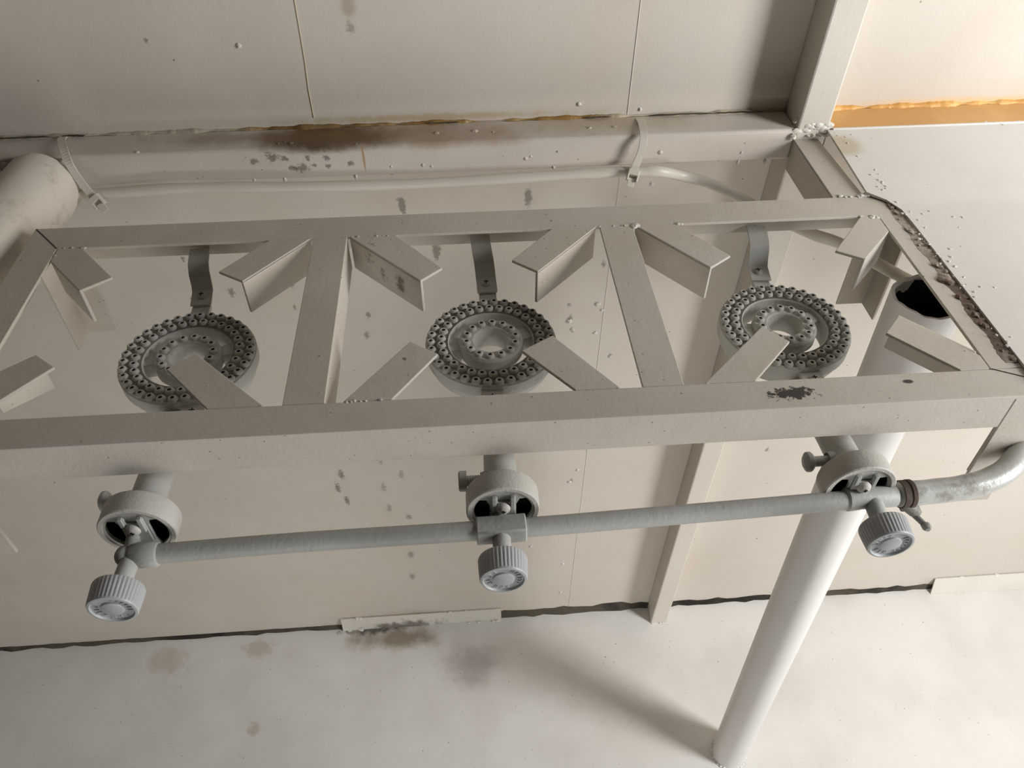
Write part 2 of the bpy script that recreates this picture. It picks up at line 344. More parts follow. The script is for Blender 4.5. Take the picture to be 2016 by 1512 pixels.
for q in ((1455, 312), (1508, 311), (700, 347), (560, 352), (500, 355)):
    p = bf(*q); db.lump((p[0], YB+.001, ZBB-.001), .0022, (1, .8, 2.0), jag=.2)
tag(finish('paint_drips', db, BEAM, beam, smooth=True), kind='stuff')

# tall round pipe, open at the top
pb0 = Vector((.9625, -.1827, ZF)); pt0 = Vector(on_room(1828, 583, 2, -.036)); PR = .0372
axp = (pt0-pb0).normalized()
pp = MB(); up = Vector((1, 0, 0)); up = (up-axp*up.dot(axp)).normalized(); wv = axp.cross(up)
NN = 64; LL = (pt0-pb0).length
def ringp(h, r, jag=0):
    out = []
    for k in range(NN):
        a = k*2*math.pi/NN; j = math.sin(a*2+.5)*.0006+math.sin(a*5+2)*.00035+math.sin(a*13+1)*.00022
        out.append(pb0+axp*(h+(j*3 if jag else 0))+(up*math.cos(a)+wv*math.sin(a))*(r+(j if jag else 0)))
    return out
vs = [[pp.bm.verts.new(p) for p in r] for r in (ringp(0, PR), ringp(LL*.5, PR), ringp(LL-.003, PR), ringp(LL, PR-.0006, 1), ringp(LL-.001, PR-.0045, 1), ringp(LL-.03, PR-.0042))]
for a, b in zip(vs[:-1], vs[1:]):
    for i in range(NN): pp.bm.faces.new((a[i], a[(i+1) % NN], b[(i+1) % NN], b[i]))
base = pb0.copy()
pipe = thing('round_pipe', 'thick round white pipe standing on the floor, open topped, under the worktop edge', 'pipe', base, frame=False)
finish('pipe_wall', pp, PIPE, pipe, smooth=True, shift=base)
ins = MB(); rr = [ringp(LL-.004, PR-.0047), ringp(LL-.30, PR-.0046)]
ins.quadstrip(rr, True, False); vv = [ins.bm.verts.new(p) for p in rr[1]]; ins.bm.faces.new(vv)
tag(finish('pipe_bore', ins, BORE_SHADE, pipe, smooth=True, shift=base), 'dark bore of the open pipe')
bw = MB()
for k in range(30):
    a = k*2*math.pi/30; p = pb0+(up*math.cos(a)+wv*math.sin(a))*(PR+.0005); bw.lump(p+Vector((0, 0, .002)), random.uniform(.002, .0035), (1.2, 1.2, .7), jag=.3)
tag(finish('weld_bead', bw, PIPE, pipe, smooth=True, shift=base), kind='stuff')

# fat pipe stub on the left, between the beam and the frame
lp = thing('pipe_stub', 'stubby cream pipe lying on the left behind the burner frame, next to a cable tie', 'pipe', (-.082, .10, -.03), frame=False)
q = MB(); c0 = Vector((-.073, .131, -.024)); c1 = Vector((-.165, -.42, -.034))
q.tube([c0, c0+(c1-c0)*.012, c0+(c1-c0)*.03, c0+(c1-c0)*.5, c1], [.0385, .0408, .0413, .0417, .0422], 48)
finish('pipe_wall', q, PIPE2, lp, smooth=True, shift=Vector((-.082, .10, -.03)), angle=60)
q = MB()
for k in range(16): q.lump((-.08+random.uniform(-.045, .035), YB-.004, ZBT-.004+random.uniform(-.008, .004)), random.uniform(.002, .004), (1.4, 1, .8), jag=.4)
tag(finish('weld_bead', q, BEAM, lp, smooth=True, shift=Vector((-.082, .10, -.03))), kind='stuff')

# hose running under the beam and on to the right under the worktop
hp = [on_room(120, 382, 1, .118), on_room(200, 381, 1, .118), on_room(330, 372, 1, .117), on_room(450, 369, 1, .118), on_room(600, 368, 1, .118), on_room(800, 363, 1, .12),
      on_room(1000, 352, 1, .124), on_room(1150, 342, 1, .126), on_room(1245, 338, 1, .124), on_room(1300, 338, 1, .122), on_room(1350, 348, 2, -.055),
      on_room(1400, 362, 2, -.058), on_room(1450, 385, 2, -.06), on_room(1520, 425, 2, -.062), on_room(1600, 461, 2, -.065), on_room(1665, 484, 2, -.068), on_room(1775, 545, 2, -.072), Vector((.985, -.105, -.08)), Vector((1.10, -.14, -.085)), Vector((1.5, -.12, -.10)), Vector((2.0, -.08, -.16))]
hs = MB(); P = smooth_path(hp, 5); hs.tube(P, [.0068*(1+.05*math.sin(i*.9)) for i in range(len(P))], 16)
tag(finish('rubber_hose', hs, TIE, smooth=True), 'thin painted hose slung under the wall beam and bending forward under the worktop', 'hose')

# cable ties
def cable_tie(pts, label):
    P = smooth_path([on_room(*p) for p in pts], 5); c = P[-1].copy()
    t = thing('cable_tie', label, 'cable tie', c, 'cable ties round the wall beam', frame=False)
    b = MB(); b.ribbon(P, (1, 0, 0), .0095, .0016); finish('strap', b, TIE, t, bev=.0003, shift=c)
    d = (P[-1]-P[-4]).normalized(); sd = Vector((1, 0, 0)); sd = (sd-d*sd.dot(d)).normalized(); nn = d.cross(sd)
    if nn.y > 0: nn = -nn
    def bx(mb, o, a, b_, c_):
        cs = [o+sd*i*a/2+d*j*b_/2 for i, j in ((-1, -1), (1, -1), (1, 1), (-1, 1))]
        mb.extrude([x-nn*c_/2 for x in cs], nn*c_)
    h = MB(); o = c+d*.004+nn*.001
    bx(h, o-d*.0035, .014, .007, .009); bx(h, o+sd*.006+d*.003, .0022, .009, .009); bx(h, o-sd*.006+d*.003, .0022, .009, .009); bx(h, o-nn*.0035+d*.003, .014, .008, .002)
    finish('lock_head', h, TIE, t, bev=.0008, shift=c)
    tl = MB(); bx(tl, o+d*.009-nn*.0005, .0088, .011, .0018); finish('tail', tl, TIE, t, bev=.0004, shift=c)
    return t
cable_tie([(126, 268, 1, .182), (121, 276, 1, .165), (125, 293, 1, .138), (134, 318, 1, .122), (150, 345, 1, .118), (170, 372, 1, .112), (187, 391, 1, .106)],
          'slanting cable tie round the left end of the wall beam next to the pipe stub')
cable_tie([(1257, 231, 1, .182), (1263, 243, 1, .160), (1267, 262, 1, .134), (1266, 285, 1, .124), (1259, 308, 1, .123), (1250, 330, 1, .118), (1247, 340, 1, .114)],
          'upright cable tie round the wall beam nearer the square post, holding the thin hose')

# ================================================================ WORKTOP at the right
def wt(px, py):
    p = on_room(px, py, 2, .0035)
    if p.y < 0: p = FR @ on_frame(px, py, 2, .0034)
    return p
E0 = [(1631, 258), (1709, 386)]
XE = .9085
edge = [wt(*q) for q in E0]; y0_ = edge[-1].y
poly = [Vector((edge[0].x, .1335, .0035)), Vector((edge[1].x, .0, .0034)), Vector((2.2, 0, .0034)), Vector((2.2, .1335, .0035))]
wk = MB(); v_ = lambda P: [wk.bm.verts.new(p) for p in P]
fl = lambda x, y, z=.0034: (FR @ Vector((x, y, z)))
ups = [poly[0], poly[1], Vector((.902, -.012, .0038)), fl(XE-.001, -.035), fl(XE, -.06), fl(XE, -.31)]
ups[2] = fl(.899, -.014)
back = [poly[3], poly[2], fl(2.2, -.014), fl(2.2, -.035), fl(2.2, -.06), fl(2.2, -.31)]
T0, T1 = v_(ups), v_(back); dn = Vector((0, 0, -.0028)); B0, B1 = v_([p+dn for p in ups]), v_([p+dn for p in back])
n_ = len(ups)
for i in range(n_-1):
    wk.bm.faces.new((T0[i], T0[i+1], T1[i+1], T1[i])); wk.bm.faces.new((B0[i], B1[i], B1[i+1], B0[i+1]))
    wk.bm.faces.new((T0[i], B0[i], B0[i+1], T0[i+1])); wk.bm.faces.new((T1[i], T1[i+1], B1[i+1], B1[i]))
wk.bm.faces.new((T0[0], T1[0], B1[0], B0[0])); wk.bm.faces.new((T0[-1], B0[-1], B1[-1], T1[-1]))
top = finish('metal_sheet', wk, TABLE, smooth=True)
tag(top, 'wide pale steel worktop sheet to the right of the burner frame', 'worktop')
lip = MB(); lip.box(pb+.004, 2.2, .1325, .1355, .002, .0055); finish('back_lip', lip, TABLE, top, bev=.0008)
sp = MB()
for i in range(120):
    a = random.choice([(1700, 345, 34), (1720, 370, 20), (1740, 400, 26), (1790, 440, 26), (1850, 505, 26), (1890, 560, 30), (1660, 262, 24), (1960, 680, 26), (1730, 380, 14)])
    px = random.gauss(a[0], a[2]); py = random.gauss(a[1], a[2]*.7); lo = 1634+(py-262)*.80
    if py < 250 or px < lo+8: continue
    p = wt(px, py); sp.lump(p, random.uniform(.0006, .0019), (1, 1, .7), 1)
for q in ((1765, 398), (1868, 515), (1880, 525), (1845, 500), (1870, 490), (1810, 470), (1895, 562), (1940, 240), (1975, 246), (2005, 238), (1895, 428), (1877, 427)):
    p = wt(*q); sp.lump(p, .0019, (1, 1, .6), 1)
tag(finish('weld_spatter', sp, WELD, top, smooth=True), kind='stuff')

# ================================================================ STOVE FRAME (own coordinates)
XL, XR, YO = -.035, .926, -.3193
YI = -.2855; WB = .0394; TH = .0032; HF = .0397
fb = Vector((.44, -.16, -.145))
frame = thing('burner_frame', 'long painted angle iron frame around the three gas burners', 'stove frame', fb)
def fpart(name, mb, mat=FRAME, bev=.0006, **k): return finish(name, mb, mat, frame, bev=bev, shift=fb, **k)
def angle_x(x0, x1, ytop0, ytop1, yfl, h):
    mb = MB(); s = 1 if yfl == ytop0 else -1
    # L profile in y-z
    a, b = (ytop0, ytop1)
    pr = [(a, 0), (b, 0), (b, -TH), (a+TH, -TH), (a+TH, -h), (a, -h)] if s == 1 else [(b, 0), (a, 0), (a, -TH), (b-TH, -TH), (b-TH, -h), (b, -h)]
    mb.extrude([Vector((x0, y, z)) for y, z in pr], (x1-x0, 0, 0)); return mb
fpart('back_rail', angle_x(XL, .899, -WB, 0, 0, .040))
fpart('front_rail', angle_x(XL-.001, .948, YO, YI, YO, HF), FRAME_F, bev=.0012)
def angle_y(y0, y1, xa, xb, flange, h):
    mb = MB()
    pr = [(xa, 0), (xb, 0), (xb, -TH), (xa+TH, -TH), (xa+TH, -h), (xa, -h)] if flange == xa else [(xb, 0), (xa, 0), (xa, -TH), (xb-TH, -TH), (xb-TH, -h), (xb, -h)]
    mb.extrude([Vector((x, y0, z)) for x, z in pr], (0, y1-y0, 0)); return mb
fpart('side_rail', angle_y(YI+.0002, -WB-.0002, XL, 0, XL, .040))
fpart('side_rail', angle_y(YI+.0002, -WB-.0002, .880, XR, XR, .036))
# mitre lines at the corners (grooves filled with grime)
g = MB(); g.ribbon([Vector((XL+.001, -.001, .0001)), Vector((0, -WB, .0001))], (1, 1, 0), .0014, .0003)
fpart('mitre_joint', g, MOULD, bev=0); g = MB()
g.ribbon([Vector((.8805, YI, .0001)), Vector((.946, YO+.001, .0001))], (1, 1, 0), .0012, .0003)
fpart('mitre_joint', g, MOULD, bev=0)
fpart('cross_bar', angle_y(YI+.0002, -WB-.0002, .2654, .3006, .3006, .040))
fpart('cross_bar', angle_y(YI+.0002, -WB-.0002, .5711, .6071, .6071, .040))
# arm that ties the frame back to the wall beam
arm = [on_frame(1569, 284, 2, 0), on_frame(1616, 281, 2, 0), on_frame(1701, 386, 2, 0), on_frame(1640, 389, 2, 0)]
a0, a1, a2, a3 = [(p.x, p.y) for p in arm]; a0 = (a0[0], .139); a1 = (a1[0], .139); a2 = (a2[0], .0005); a3 = (a3[0], .0005)
mb = MB(); mb.prism([a0, a1, a2, a3], -TH, 0); mb.prism([a0, (a0[0]+TH, a0[1]), (a3[0]+TH, a3[1]), a3], -.042, -.0005)
fpart('wall_arm', mb)
# pot supports: plan outline (first and last point lie on the folded edge) taken on the frame's top plane
def support(poly, fold0, fold1, h=.040, nx=None):
    mb = MB(); mb.prism(poly, -TH, 0)
    A = Vector((*fold0, 0)); B = Vector((*fold1, 0)); c = Vector((sum(p[0] for p in poly)/len(poly), sum(p[1] for p in poly)/len(poly), 0))
    d = (B-A).normalized(); n = Vector((-d.y, d.x, 0))
    if n.dot(c-A) < 0: n = -n
    mb.extrude([A+Vector((0, 0, -.0003)), A+n*TH+Vector((0, 0, -.0003)), B+n*TH+Vector((0, 0, -.0003)), B+Vector((0, 0, -.0003))], (0, 0, -h))
    return fpart('pot_support', mb, bev=.0008)
YBi = -WB-.0003; YFi = YI+.0003
support([(.001, -.062), (.001, YBi), (.026, YBi), (.072, -.094), (.046, -.114)], (.001, -.062), (.046, -.114))
support([(.262, YBi), (.219, YBi), (.176, -.092), (.203, -.110)], (.262, YBi), (.203, -.110))
support([(.303, YBi), (.352, YBi), (.401, -.102), (.379, -.122)], (.303, YBi), (.379, -.122))
support([(.567, YBi), (.519, YBi), (.472, -.094), (.497, -.115)], (.567, YBi), (.497, -.115))
support([(.610, YBi), (.654, YBi), (.698, -.102), (.672, -.121)], (.610, YBi), (.672, -.121))
support([(.8795, -.070), (.8795, YBi), (.860, YBi), (.809, -.101), (.834, -.118)], (.8795, -.070), (.834, -.118))
support([(.001, -.236), (.037, -.206), (.059, -.224), (.009, YFi), (.001, YFi)], (.001, -.236), (.037, -.206))
support([(.250, YFi), (.180, -.215), (.158, -.234), (.203, YFi)], (.250, YFi), (.180, -.215))
support([(.318, YFi), (.371, -.212), (.396, -.231), (.357, YFi)], (.304, YFi), (.371, -.212)) if False else support([(.316, YFi), (.371, -.212), (.396, -.231), (.357, YFi)], (.316, YFi), (.371, -.212))
support([(.552, YFi), (.501, -.213), (.471, -.232), (.513, YFi)], (.552, YFi), (.501, -.213))
support([(.625, YFi), (.697, -.214), (.716, -.237), (.670, YFi)], (.625, YFi), (.697, -.214))
support([(.8795, -.268), (.831, -.207), (.808, -.232), (.853, YFi), (.8795, YFi)], (.8795, -.262), (.831, -.207))
# corner legs of angle iron
def leg(cx, cy, sx_, sy_, h=.146, wl=.038):
    mb = MB(); z0, z1 = -h, -TH-.0003
    mb.prism([(cx, cy), (cx+sx_*wl, cy), (cx+sx_*wl, cy+sy_*TH), (cx+sx_*TH, cy+sy_*TH), (cx+sx_*TH, cy+sy_*wl), (cx, cy+sy_*wl)], z0, z1)
    return fpart('corner_leg', mb, bev=.0006)
leg(XL+.0035, -.0035, 1, -1, .141, .036); leg(.926, -.0035, -1, -1, .152, .036); leg(XL+.0035, YO+.0035, 1, 1, .146, .030); leg(.924, YO-.0005, -1, 1, .147, .038)
# weld beads
wd_ = MB()
def seam(a, b, n, r, zj=.001):
    a, b = Vector(a), Vector(b)
    for i in range(n):
        p = a.lerp(b, random.random()); wd_.lump(p+Vector((random.uniform(-1, 1)*r*.5, random.uniform(-1, 1)*r*.5, random.uniform(-zj, zj*.3))), random.uniform(.5, 1.2)*r, (1.2, 1.2, .6), jag=.35)
seam((.003, -WB, 0), (.03, -WB, 0), 8, .0016); seam((.519, -WB, -.001), (.565, -WB, -.001), 14, .0014); seam((.571, -WB, 0), (.607, -WB, 0), 10, .0012)
seam((.607, -.041, 0), (.612, -.039, 0), 6, .003); seam((.655, -WB, 0), (.66, -WB, 0), 4, .002); seam((.303, -WB, 0), (.352, -WB, 0), 10, .0013)
seam((.86, -WB, 0), (.884, -.044, 0), 14, .0022); seam((.845, .001, .001), (.92, .001, .001), 20, .0026); seam((.318, YI, 0), (.355, YI, 0), 6, .0013)
seam((.002, -.05, 0), (.001, -.062, -.002), 5, .002); seam((.860, .137, .006), (.90, .137, .006), 14, .003)
tag(fpart('weld_bead', wd_, WELD, bev=0, smooth=True), kind='stuff')
# rough welded joint filling the slot between frame and worktop
rj = MB(); rings = []; N = 110
for i in range(N+1):
    t = i/N; y = -.004-t*.275; k = min(1, t*14)
    x0_ = .8975+.0015*math.sin(t*31)+random.uniform(-.0007, .0007); x1_ = .9035+.0055*k
    rings.append([Vector((x0_, y, -.002)), Vector((x0_, y, .0002)), Vector((x0_*.6+x1_*.4, y, random.uniform(.0002, .0016))), Vector((x0_*.2+x1_*.8, y, random.uniform(.0004, .0024))), Vector((x1_, y, .0006)), Vector((x1_, y, -.002))])
rj.quadstrip(rings)
for i in range(46):
    t = random.random()**.8; rj.lump((.8985+random.uniform(0, .010), -.004-t*.275, .0008), random.uniform(.0008, .0030), (1.1, 1.4, .7), jag=.35)
for px, py in ((1862, 547), (1866, 555), (1858, 552)): o = on_frame(px, py, 2, 0); rj.lump((o.x, o.y, 0), .0065, (1, 1, .5), jag=.25)
tag(fpart('rough_weld', rj, paint('rough_weld_paint', S(184, 172, 158), S(116, 98, 86), rough=.5, speck=.4, sscale=110, ssize=.2, bump=1, mott=1.4, dirt=S(60, 42, 36)), bev=0, smooth=True), 'rough lumpy rust marked weld')

# ================================================================ GAS BURNERS
ZR = -.0525      # top face of the rings
def burner(cx, cy, label, lugrot, dx, strap_x, bolt_round, sp):
    b = Vector((cx, cy, ZR-.03)); t = thing('gas_burner', label, 'gas burner', b, 'ring burners in the frame')
    P = lambda name, mb, mat, par=t, **k: finish(name, mb, mat, par, shift=b, **k)
    # sub-parts get their own shift since their parent part sits at the thing's origin
    c = Vector((cx, cy, 0))
    def ring(ri, ro, zt, hgt, rows, name):
        mb = MB(); ch = .0022
        prof = [(ri, zt-hgt), (ri, zt-ch*.5), (ri+ch*.5, zt), (ro-ch, zt), (ro, zt-ch), (ro, zt-hgt*.55), (ro-.003, zt-hgt*.62), (ro-.005, zt-hgt), ]
        mb.lathe(prof, c, (0, 0, 1), 72, closed=True)
        holes = MB()
        for r, n, off in rows:
            for k in range(n):
                a = 2*math.pi*(k+off)/n; o = Vector((cx+r*math.cos(a), cy+r*math.sin(a), zt-.0004))
                mb.lathe([(.0050, 0), (.0046, .0015), (.0040, .0028), (.0032, .0036), (.0020, .0036), (.0017, .0018), (0, .0018)], o, (0, 0, 1), 12)
                holes.lathe([(.0019, .0029), (0, .0029)], o+Vector((0, 0, .00015)), (0, 0, 1), 8)
        o = P(name, mb, CAST, smooth=True, angle=32); o.data.materials.append(SOOTY)
        for f_ in o.data.polygons:
            if ro > .05 and f_.normal.z > .97 and f_.area > 6e-6: f_.material_index = 1
        h = P('gas_ports', holes, HOLE, o); tag(h, 'dark gas port holes', kind='stuff')
        return o
    ring(.0425, .0665, ZR, .026, [(.0610, 34, lugrot*3), (.0505, 30, lugrot*3+.5)], 'outer_ring')
    ring(.0175, .0325, ZR+.001, .024, [(.0252, 14, .3)], 'inner_ring')
    # bridges between the rings
    for a, wd0 in ((math.radians(20)+sp, .014), (math.radians(178)+sp, .017)):
        d = Vector((math.cos(a), math.sin(a), 0)); n = Vector((-d.y, d.x, 0)); mb = MB()
        z = Vector((0, 0, ZR-.004))
        p0, p1, p2, p3, p4 = c+d*.031-n*wd0*.55, c+d*.045-n*wd0*.6, c+d*.0475, c+d*.043+n*wd0*.7, c+d*.030+n*wd0*.55
        if wd0 > .015: p1, p2, p3 = c+d*.044-n*wd0*.7, c+d*.0445, c+d*.044+n*wd0*.7
        mb.extrude([p+z for p in (p0, p1, p2, p3, p4)], (0, 0, -.016)); P('bridge', mb, CAST, bev=.001)
    # rear strap from the back rail, with its screw
    mb = MB(); sx0 = strap_x; wds = .022
    x1, y1 = cx-math.sin(lugrot)*.025, cy+.078
    path = [(sx0, -.0045, -.031), (sx0+(x1-sx0)*.3, -.030, -.0335), (sx0+(x1-sx0)*.55, -.042, -.037), (sx0+(x1-sx0)*.75, -.050, -.045), (sx0+(x1-sx0)*.85, -.056, -.0505), (x1, -.077, ZR-.001)]
    mb.ribbon(path, (1, 0, 0), wds, .0022); st = P('mounting_strap', mb, STRAP, bev=.0004)
    mb = MB(); mb.box(x1-.0095, x1+.0095, cy+.058, cy+.085, ZR-.0085, ZR-.003); P('rear_lug', mb, STRAP, bev=.0008)
    def screw(o, ax, r, par, mat=GREY):
        m2 = MB(); m2.lathe([(r, -.0005), (r, r*.12), (r*.8, r*.42), (r*.45, r*.6), (0, r*.66)], o, ax, 24)
        s_ = P('screw', m2, mat, par, smooth=True)
        ax = Vector(ax).normalized(); u = Vector((1, 0, 0)); u = (u-ax*u.dot(ax)).normalized(); v = ax.cross(u); m3 = MB()
        return s_
    def cross_slot(o, ax, r, par):
        ax = Vector(ax).normalized(); u = Vector((1, 0, 0)); u = (u-ax*u.dot(ax)).normalized(); v = ax.cross(u); m3 = MB(); o = Vector(o)+ax*r*.55
        for e, f in ((u, v), (v, u)):
            m3.extrude([o-e*r*.5-f*r*.1, o+e*r*.5-f*r*.1, o+e*r*.5+f*r*.1, o-e*r*.5+f*r*.1], ax*r*.13)
        return P('cross_slot', m3, HOLE, par)
    so = (x1-.001, -.0645, ZR+.0015); screw(so, (0, 0, 1), .0055, st); cross_slot(so, (0, 0, 1), .0055, st)
    # front lug
    a = -math.pi/2+lugrot*1.6; d = Vector((math.cos(a), math.sin(a), 0)); n = Vector((-d.y, d.x, 0)); mb = MB(); z = Vector((0, 0, ZR-.005))
    mb.extrude([c+d*.062-n*.011+z, c+d*.088-n*.011+z, c+d*.088+n*.011+z, c+d*.062+n*.011+z], (0, 0, -.004)); lg = P('front_lug', mb, STRAP, bev=.0008)
    so = c+d*.0765+z; screw(so, (0, 0, 1), .005, lg); cross_slot(so, (0, 0, 1), .005, lg)
    # gas channel below the rings and the mixing tube forward
    zc = -.0685; mb = MB(); mb.lathe([(.012, -.030), (.012, -.006), (.058, -.006), (.058, -.024), (.04, -.030)], c+Vector((0, 0, ZR-.016)), (0, 0, 1), 48, closed=True) if False else None
    mt = MB(); ys = [cy-.045, cy-.08, -.30, -.322, -.330, -.336]
    xs = [cx+(dx-cx)*((cy-.045)-y)/((cy-.045)+.336) for y in ys]
    mt.tube([(x, y, zc-.004 if i < 2 else zc) for i, (x, y) in enumerate(zip(xs, ys))], [.011, .0125, .0142, .0146, .018, .0285], 32); P('mixing_tube', mt, GREY, smooth=True, angle=60)
    ax = Vector((0, -1, 0)); o = Vector((dx, -.336, zc)); R_ = .0312; D = .0215
    mb = MB(); mb.lathe([(.0275, -.0005), (R_-.0008, .001), (R_, .003), (R_, D-.001), (R_-.001, D), (R_-.0042, D), (R_-.0046, D-.004), (R_-.0046, .003), (.0275, .0022)], o, ax, 64, closed=True)
    dr = P('mixer_drum', mb, DRUM, smooth=True, angle=35)
    mb = MB(); mb.lathe([(R_-.0047, D-.006), (R_-.0047, .0035), (0, .0035)], o, ax, 40); tag(P('drum_bore', mb, BORE_SHADE, dr), 'black inside of the mixer drum')
    # face plate with two air openings
    Rf = R_-.0035; outer = [(Rf*math.cos(k*2*math.pi/64), Rf*math.sin(k*2*math.pi/64)) for k in range(64)]
    def opening(s):
        pts = []; r = Rf-.0030
        for k in range(17):
            an = math.radians(38-k*(38+56)/16); pts.append((s*max(r*math.cos(an), .0113), r*math.sin(an)))
        pts += [(s*.0113, -.012), (s*.0113, .008), (s*.0140, .0145)]
        return pts if s > 0 else list(reversed(pts))
    mb = MB(); mb.holed(outer, [opening(1), opening(-1)], o+ax*(D-.0045), (1, 0, 0), (0, 0, 1), ax*.0030); fpz = P('air_plate', mb, GREY, dr)
    # centre bracket with slot and prongs, injector screw
    of = o+ax*(D-.001)
    mb = MB(); mb.extrude([of+Vector((x, 0, z_)) for x, z_ in ((-.0105, -.022), (.0105, -.022), (.0105, .020), (.0060, .020), (.0060, .0135), (-.0045, .0135), (-.0045, .020), (-.0095, .020))], ax*.002)
    mb.extrude([of+Vector((x, 0, z_)) for x, z_ in ((.0062, .004), (.0098, .004), (.0098, .021), (.0062, .021))], ax*.004)
    mb.extrude([of+Vector((x, 0, z_)) for x, z_ in ((-.0092, .010), (-.0055, .010), (-.0055, .021), (-.0092, .021))], ax*.0035)
    br = P('injector_bracket', mb, GREY, dr, bev=.0006)
    so = of+ax*.0018+Vector((.0002, 0, .0075)); m2 = MB(); m2.lathe([(.0062, 0), (.0060, .0022), (.0048, .0042), (.0024, .0054), (0, .0056)], so, ax, 24); P('injector_screw', m2, DRUM, dr, smooth=True)
    m2 = MB()
    for e, f in (((1, 0, 0), (0, 0, 1)), ((0, 0, 1), (1, 0, 0))):
        e, f = Vector(e), Vector(f); q0 = so+ax*.0049; m2.extrude([q0-e*.0018-f*.0005, q0+e*.0018-f*.0005, q0+e*.0018+f*.0005, q0-e*.0018+f*.0005], ax*.001)
    P('cross_slot', m2, HOLE, dr)
    # clamp bolt on the left of the tube
    yb = -.3245; bx0 = dx-.013; zb = zc+.002
    mb = MB(); mb.lathe([(.0085, -.004), (.0085, .0015), (.0074, .0048)], (bx0, yb, zb), (-1, 0, 0), 6 if not bolt_round else 24)
    if bolt_round: prof = [(.0048, 0), (.0048, .0165), (.0075, .0185), (.0092, .0205), (.0090, .0235), (.0060, .0255), (0, .0262)]
    else: prof = [(.0045, 0)]+[(.0045+(.0005 if k % 2 else 0), .003+k*.0011) for k in range(12)]+[(.0045, .0165), (.0092, .0166), (.0092, .0225), (.0080, .0238), (0, .0238)]
    mb.lathe(prof, (bx0, yb, zb), (-1, 0, 0), 24 if bolt_round else 18); P('clamp_bolt', mb, GREY, smooth=True, angle=35)
    return t
burner(.1450, -.1580, 'left gas ring burner, tucked under the pot support nearest the left knob', .16, .1430, .1310, True, -.05)
burner(.4465, -.1565, 'middle gas ring burner between the two cross bars', -.02, .4460, .4423, False, 0)
burner(.7510, -.1540, 'right gas ring burner, nearest the round white pipe', .045, .7555, .7600, True, .05)

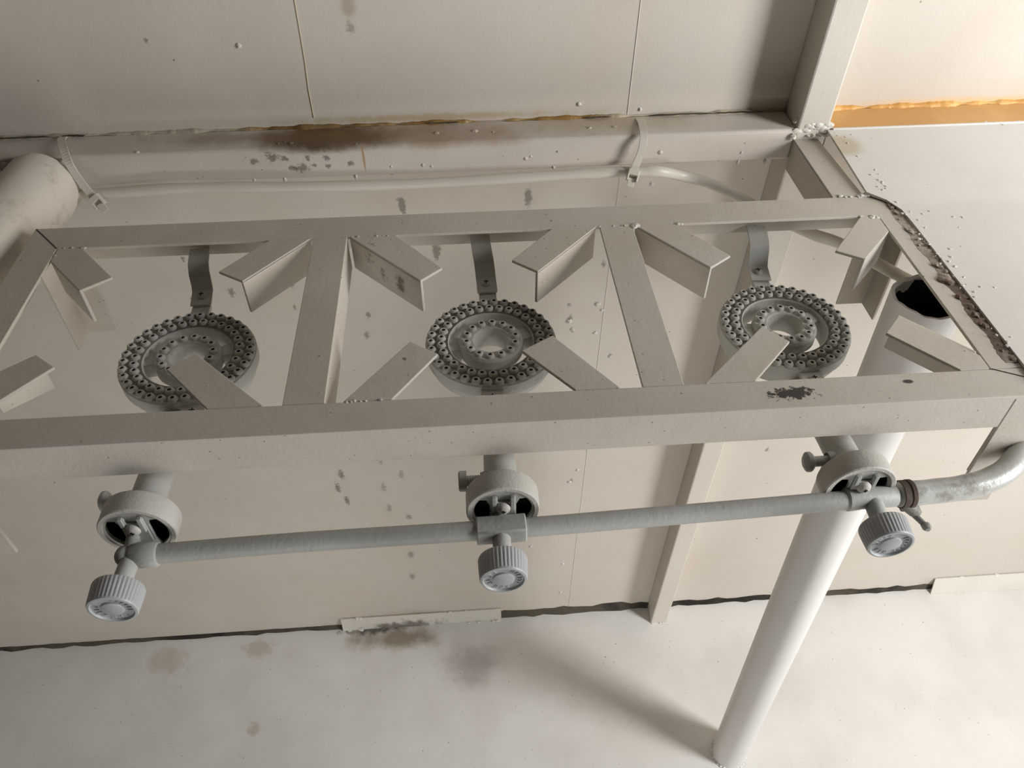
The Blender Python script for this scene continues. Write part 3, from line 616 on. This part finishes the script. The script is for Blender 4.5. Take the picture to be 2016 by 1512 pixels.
# ================================================================ MANIFOLD with valves and knobs
mp = [on_frame(*q, 2, -.076) for q in ((290, 1092), (600, 1067), (1000, 1041), (1340, 1013), (1660, 985), (1775, 973))]
mbz = Vector((.45, -.37, -.086))
man = thing('gas_manifold', 'grey gas supply tube with three valves running below the front rail', 'gas pipe', mbz)
mb = MB(); mb.tube(smooth_path([mp[0]]+mp[1:], 3), .0084, 28); finish('supply_tube', mb, GREY, man, smooth=True, shift=mbz)
VX = [.1385, .4435, .7665]
def along(x):
    for a, b in zip(mp[:-1], mp[1:]):
        if a.x <= x <= b.x or b is mp[-1]: return a.lerp(b, (x-a.x)/(b.x-a.x))
    return mp[0]
ymid = {0: mp[0]+(mp[0]-mp[1]).normalized()*.012, 1: along(.4435), 2: along(.7665)}
dirx = (mp[4]-mp[0]).normalized()
for i, vx in enumerate(VX):
    c = ymid[i]; c = Vector((vx if i else c.x, c.y, c.z))
    mb = MB()
    if i == 0:
        mb.tube([c-dirx*.002, c+dirx*.001, c+dirx*.020, c+dirx*.0215], [.0085, .0106, .0106, .0094], 28)
        mb.lump(c-dirx*.005, .0088, (1, 1, 1.1), 3, .02)
    elif i == 1:
        L0, L1 = c-dirx*.021, c+dirx*.021; cr = Vector((0, 0, 1)); yy = dirx.cross(cr)
        sec = []
        for k in range(16):
            a = k*2*math.pi/16; rr_ = .0102/max(abs(math.cos(a)), abs(math.sin(a)))**.55; sec.append((math.cos(a)*rr_, math.sin(a)*rr_))
        mb.quadstrip([[L+yy*p+cr*q_ for p, q_ in sec] for L in (L0, L1)])
    else: mb.tube([c-dirx*.0235, c-dirx*.022, c-dirx*.0195, c-dirx*.0190, c+dirx*.021, c+dirx*.022], [.0090, .0104, .0104, .0097, .0097, .0090], 28)
    tee = finish('valve_body', mb, GREY, man, smooth=True, shift=mbz, angle=40, bev=.0012 if i == 1 else 0)
    # stub back to the injector
    mb = MB(); mb.tube([c+Vector((0, .004, .002)), Vector((vx, -.3575, -.072))], [.0075, .0050], 20); finish('injector_stub', mb, GREY, man, smooth=True, shift=mbz)
    kx = [.1385, .4428, .7650][i]
    kb = Vector((kx, c.y-.0275, -.0765)); kax = (Vector((kx, -.45, -.0795))-kb); kax = Vector((kx-vx, -.060, -.001)).normalized()
    mb = MB(); mb.tube([c+Vector((0, -.002, 0)), kb+kax*.002], [.0078, .0074], 24); finish('valve_stem', mb, GREY, man, smooth=True, shift=mbz)
    # fluted knob
    def fl(a, r, h):
        if r > .017 and .0025 < h < .0195:
            k = .5+.5*math.cos(a*40); return 1-.030*(k**1.5)
        return 1
    mb = MB(); mb.lathe([(0, 0), (.0165, 0), (.0195, .0012), (.0203, .0028), (.0200, .010), (.0194, .0192), (.0192, .0198), (.0186, .0210), (.0168, .0213), (.0163, .0204), (.0160, .0192), (.0092, .0192), (.0088, .0206), (.0080, .0210), (0, .0211)], kb, kax, 240, fn=fl)
    u = Vector((1, 0, 0)); u = (u-kax*u.dot(kax)).normalized(); v = kax.cross(u)
    if v.z < 0: v = -v
    kn = finish('control_knob', mb, KNOB, man, smooth=True, shift=mbz, angle=28)
    mk = MB(); random.seed(11+i)
    rot = [.3, 0, -.35][i]
    for a0_, a1_, n_ in ((-.55, .95, 6), (2.2, 3.6, 5), (4.2, 5.0, 3)):
        for k in range(n_):
            a = a0_+(a1_-a0_)*k/max(n_-1, 1)+rot; e = u*math.cos(a)+v*math.sin(a); f = -u*math.sin(a)+v*math.cos(a); c0_ = kb+kax*.0191
            for (r0, s0, r1, s1) in random.choice([((-1.9, -.8, 1.9, -.8), (-1.9, .8, 1.9, .8)), ((-1.9, -.8, 1.9, 0), (1.9, 0, -1.9, .8)), ((-1.9, -.8, 1.9, -.8), (1.9, -.8, 1.9, .8), (-1.9, -.8, -1.9, .8)), ((-1.9, 0, 1.9, 0),)]):
                q0 = c0_+e*(.0126+r0*.001)+f*s0*.001; q1 = c0_+e*(.0126+r1*.001)+f*s1*.001; dd = (q1-q0).normalized()
                s_ = dd.cross(kax)*.00032; mk.extrude([q0-s_, q1-s_, q1+s_, q0+s_], kax*.0008)
    finish('embossed_marks', mk, KNOB, kn, shift=mbz)
    kn_c = kn
random.seed(21)

# supply hose with its clamp at the right
h0 = mp[-1]
hb = Vector((.85, -.355, -.08))
hose = thing('supply_hose', 'thick glossy grey hose bending round the front right leg into the gas supply tube', 'hose', hb)
hp = [h0+dirx*-.004, h0+dirx*.010, on_frame(1840, 967, 2, -.076), on_frame(1895, 960, 2, -.076), on_frame(1950, 944, 2, -.075), on_frame(1990, 918, 2, -.073), on_frame(2018, 872, 2, -.070), Vector((.955, -.285, -.072)), Vector((1.00, -.262, -.085)), Vector((1.12, -.27, -.115)), Vector((1.5, -.26, -.20)), Vector((2.0, -.22, -.34))]
P = smooth_path(hp, 8); mb = MB(); mb.tube(P, [.0110*(1+.010*math.sin(i*.8)) for i in range(len(P))], 24)
finish('hose_tube', mb, HOSE, hose, smooth=True, shift=hb)
cc = h0+dirx*.0035; mb = MB()
mb.tube([cc-dirx*.0062, cc-dirx*.006, cc-dirx*.001, cc-dirx*.0005], [.0105, .0123, .0123, .0115], 28); mb.tube([cc+dirx*.0005, cc+dirx*.001, cc+dirx*.0045, cc+dirx*.005], [.0112, .0126, .0126, .0112], 28)
cl = finish('hose_clamp', mb, RUST, hose, smooth=True, shift=hb); tag(cl, 'rusty wire hose clamp')
mb = MB(); so = on_frame(1790, 1003, 2, -.088)
mb.tube([so+Vector((-.006, .002, .006)), so+Vector((.004, -.002, .0)), so+Vector((.007, -.004, -.002))], [.0052, .0058, .0040], 10)
mb.tube([so+Vector((.003, -.004, -.002)), so+Vector((.008, -.014, -.003))], [.0028, .0026], 10); mb.lump(so+Vector((.009, -.0165, -.003)), .0042, (1, 1, 1), 2, .2)
mb.tube([cc+Vector((0, 0, -.010)), so+Vector((-.004, 0, .002))], [.004, .005], 10)
finish('clamp_screw', mb, paint('grimy_screw', S(150, 150, 142), S(80, 72, 62), rough=.6, speck=.3, sscale=150, ssize=.2, bump=.8, mott=1.2), cl, smooth=True, shift=hb)
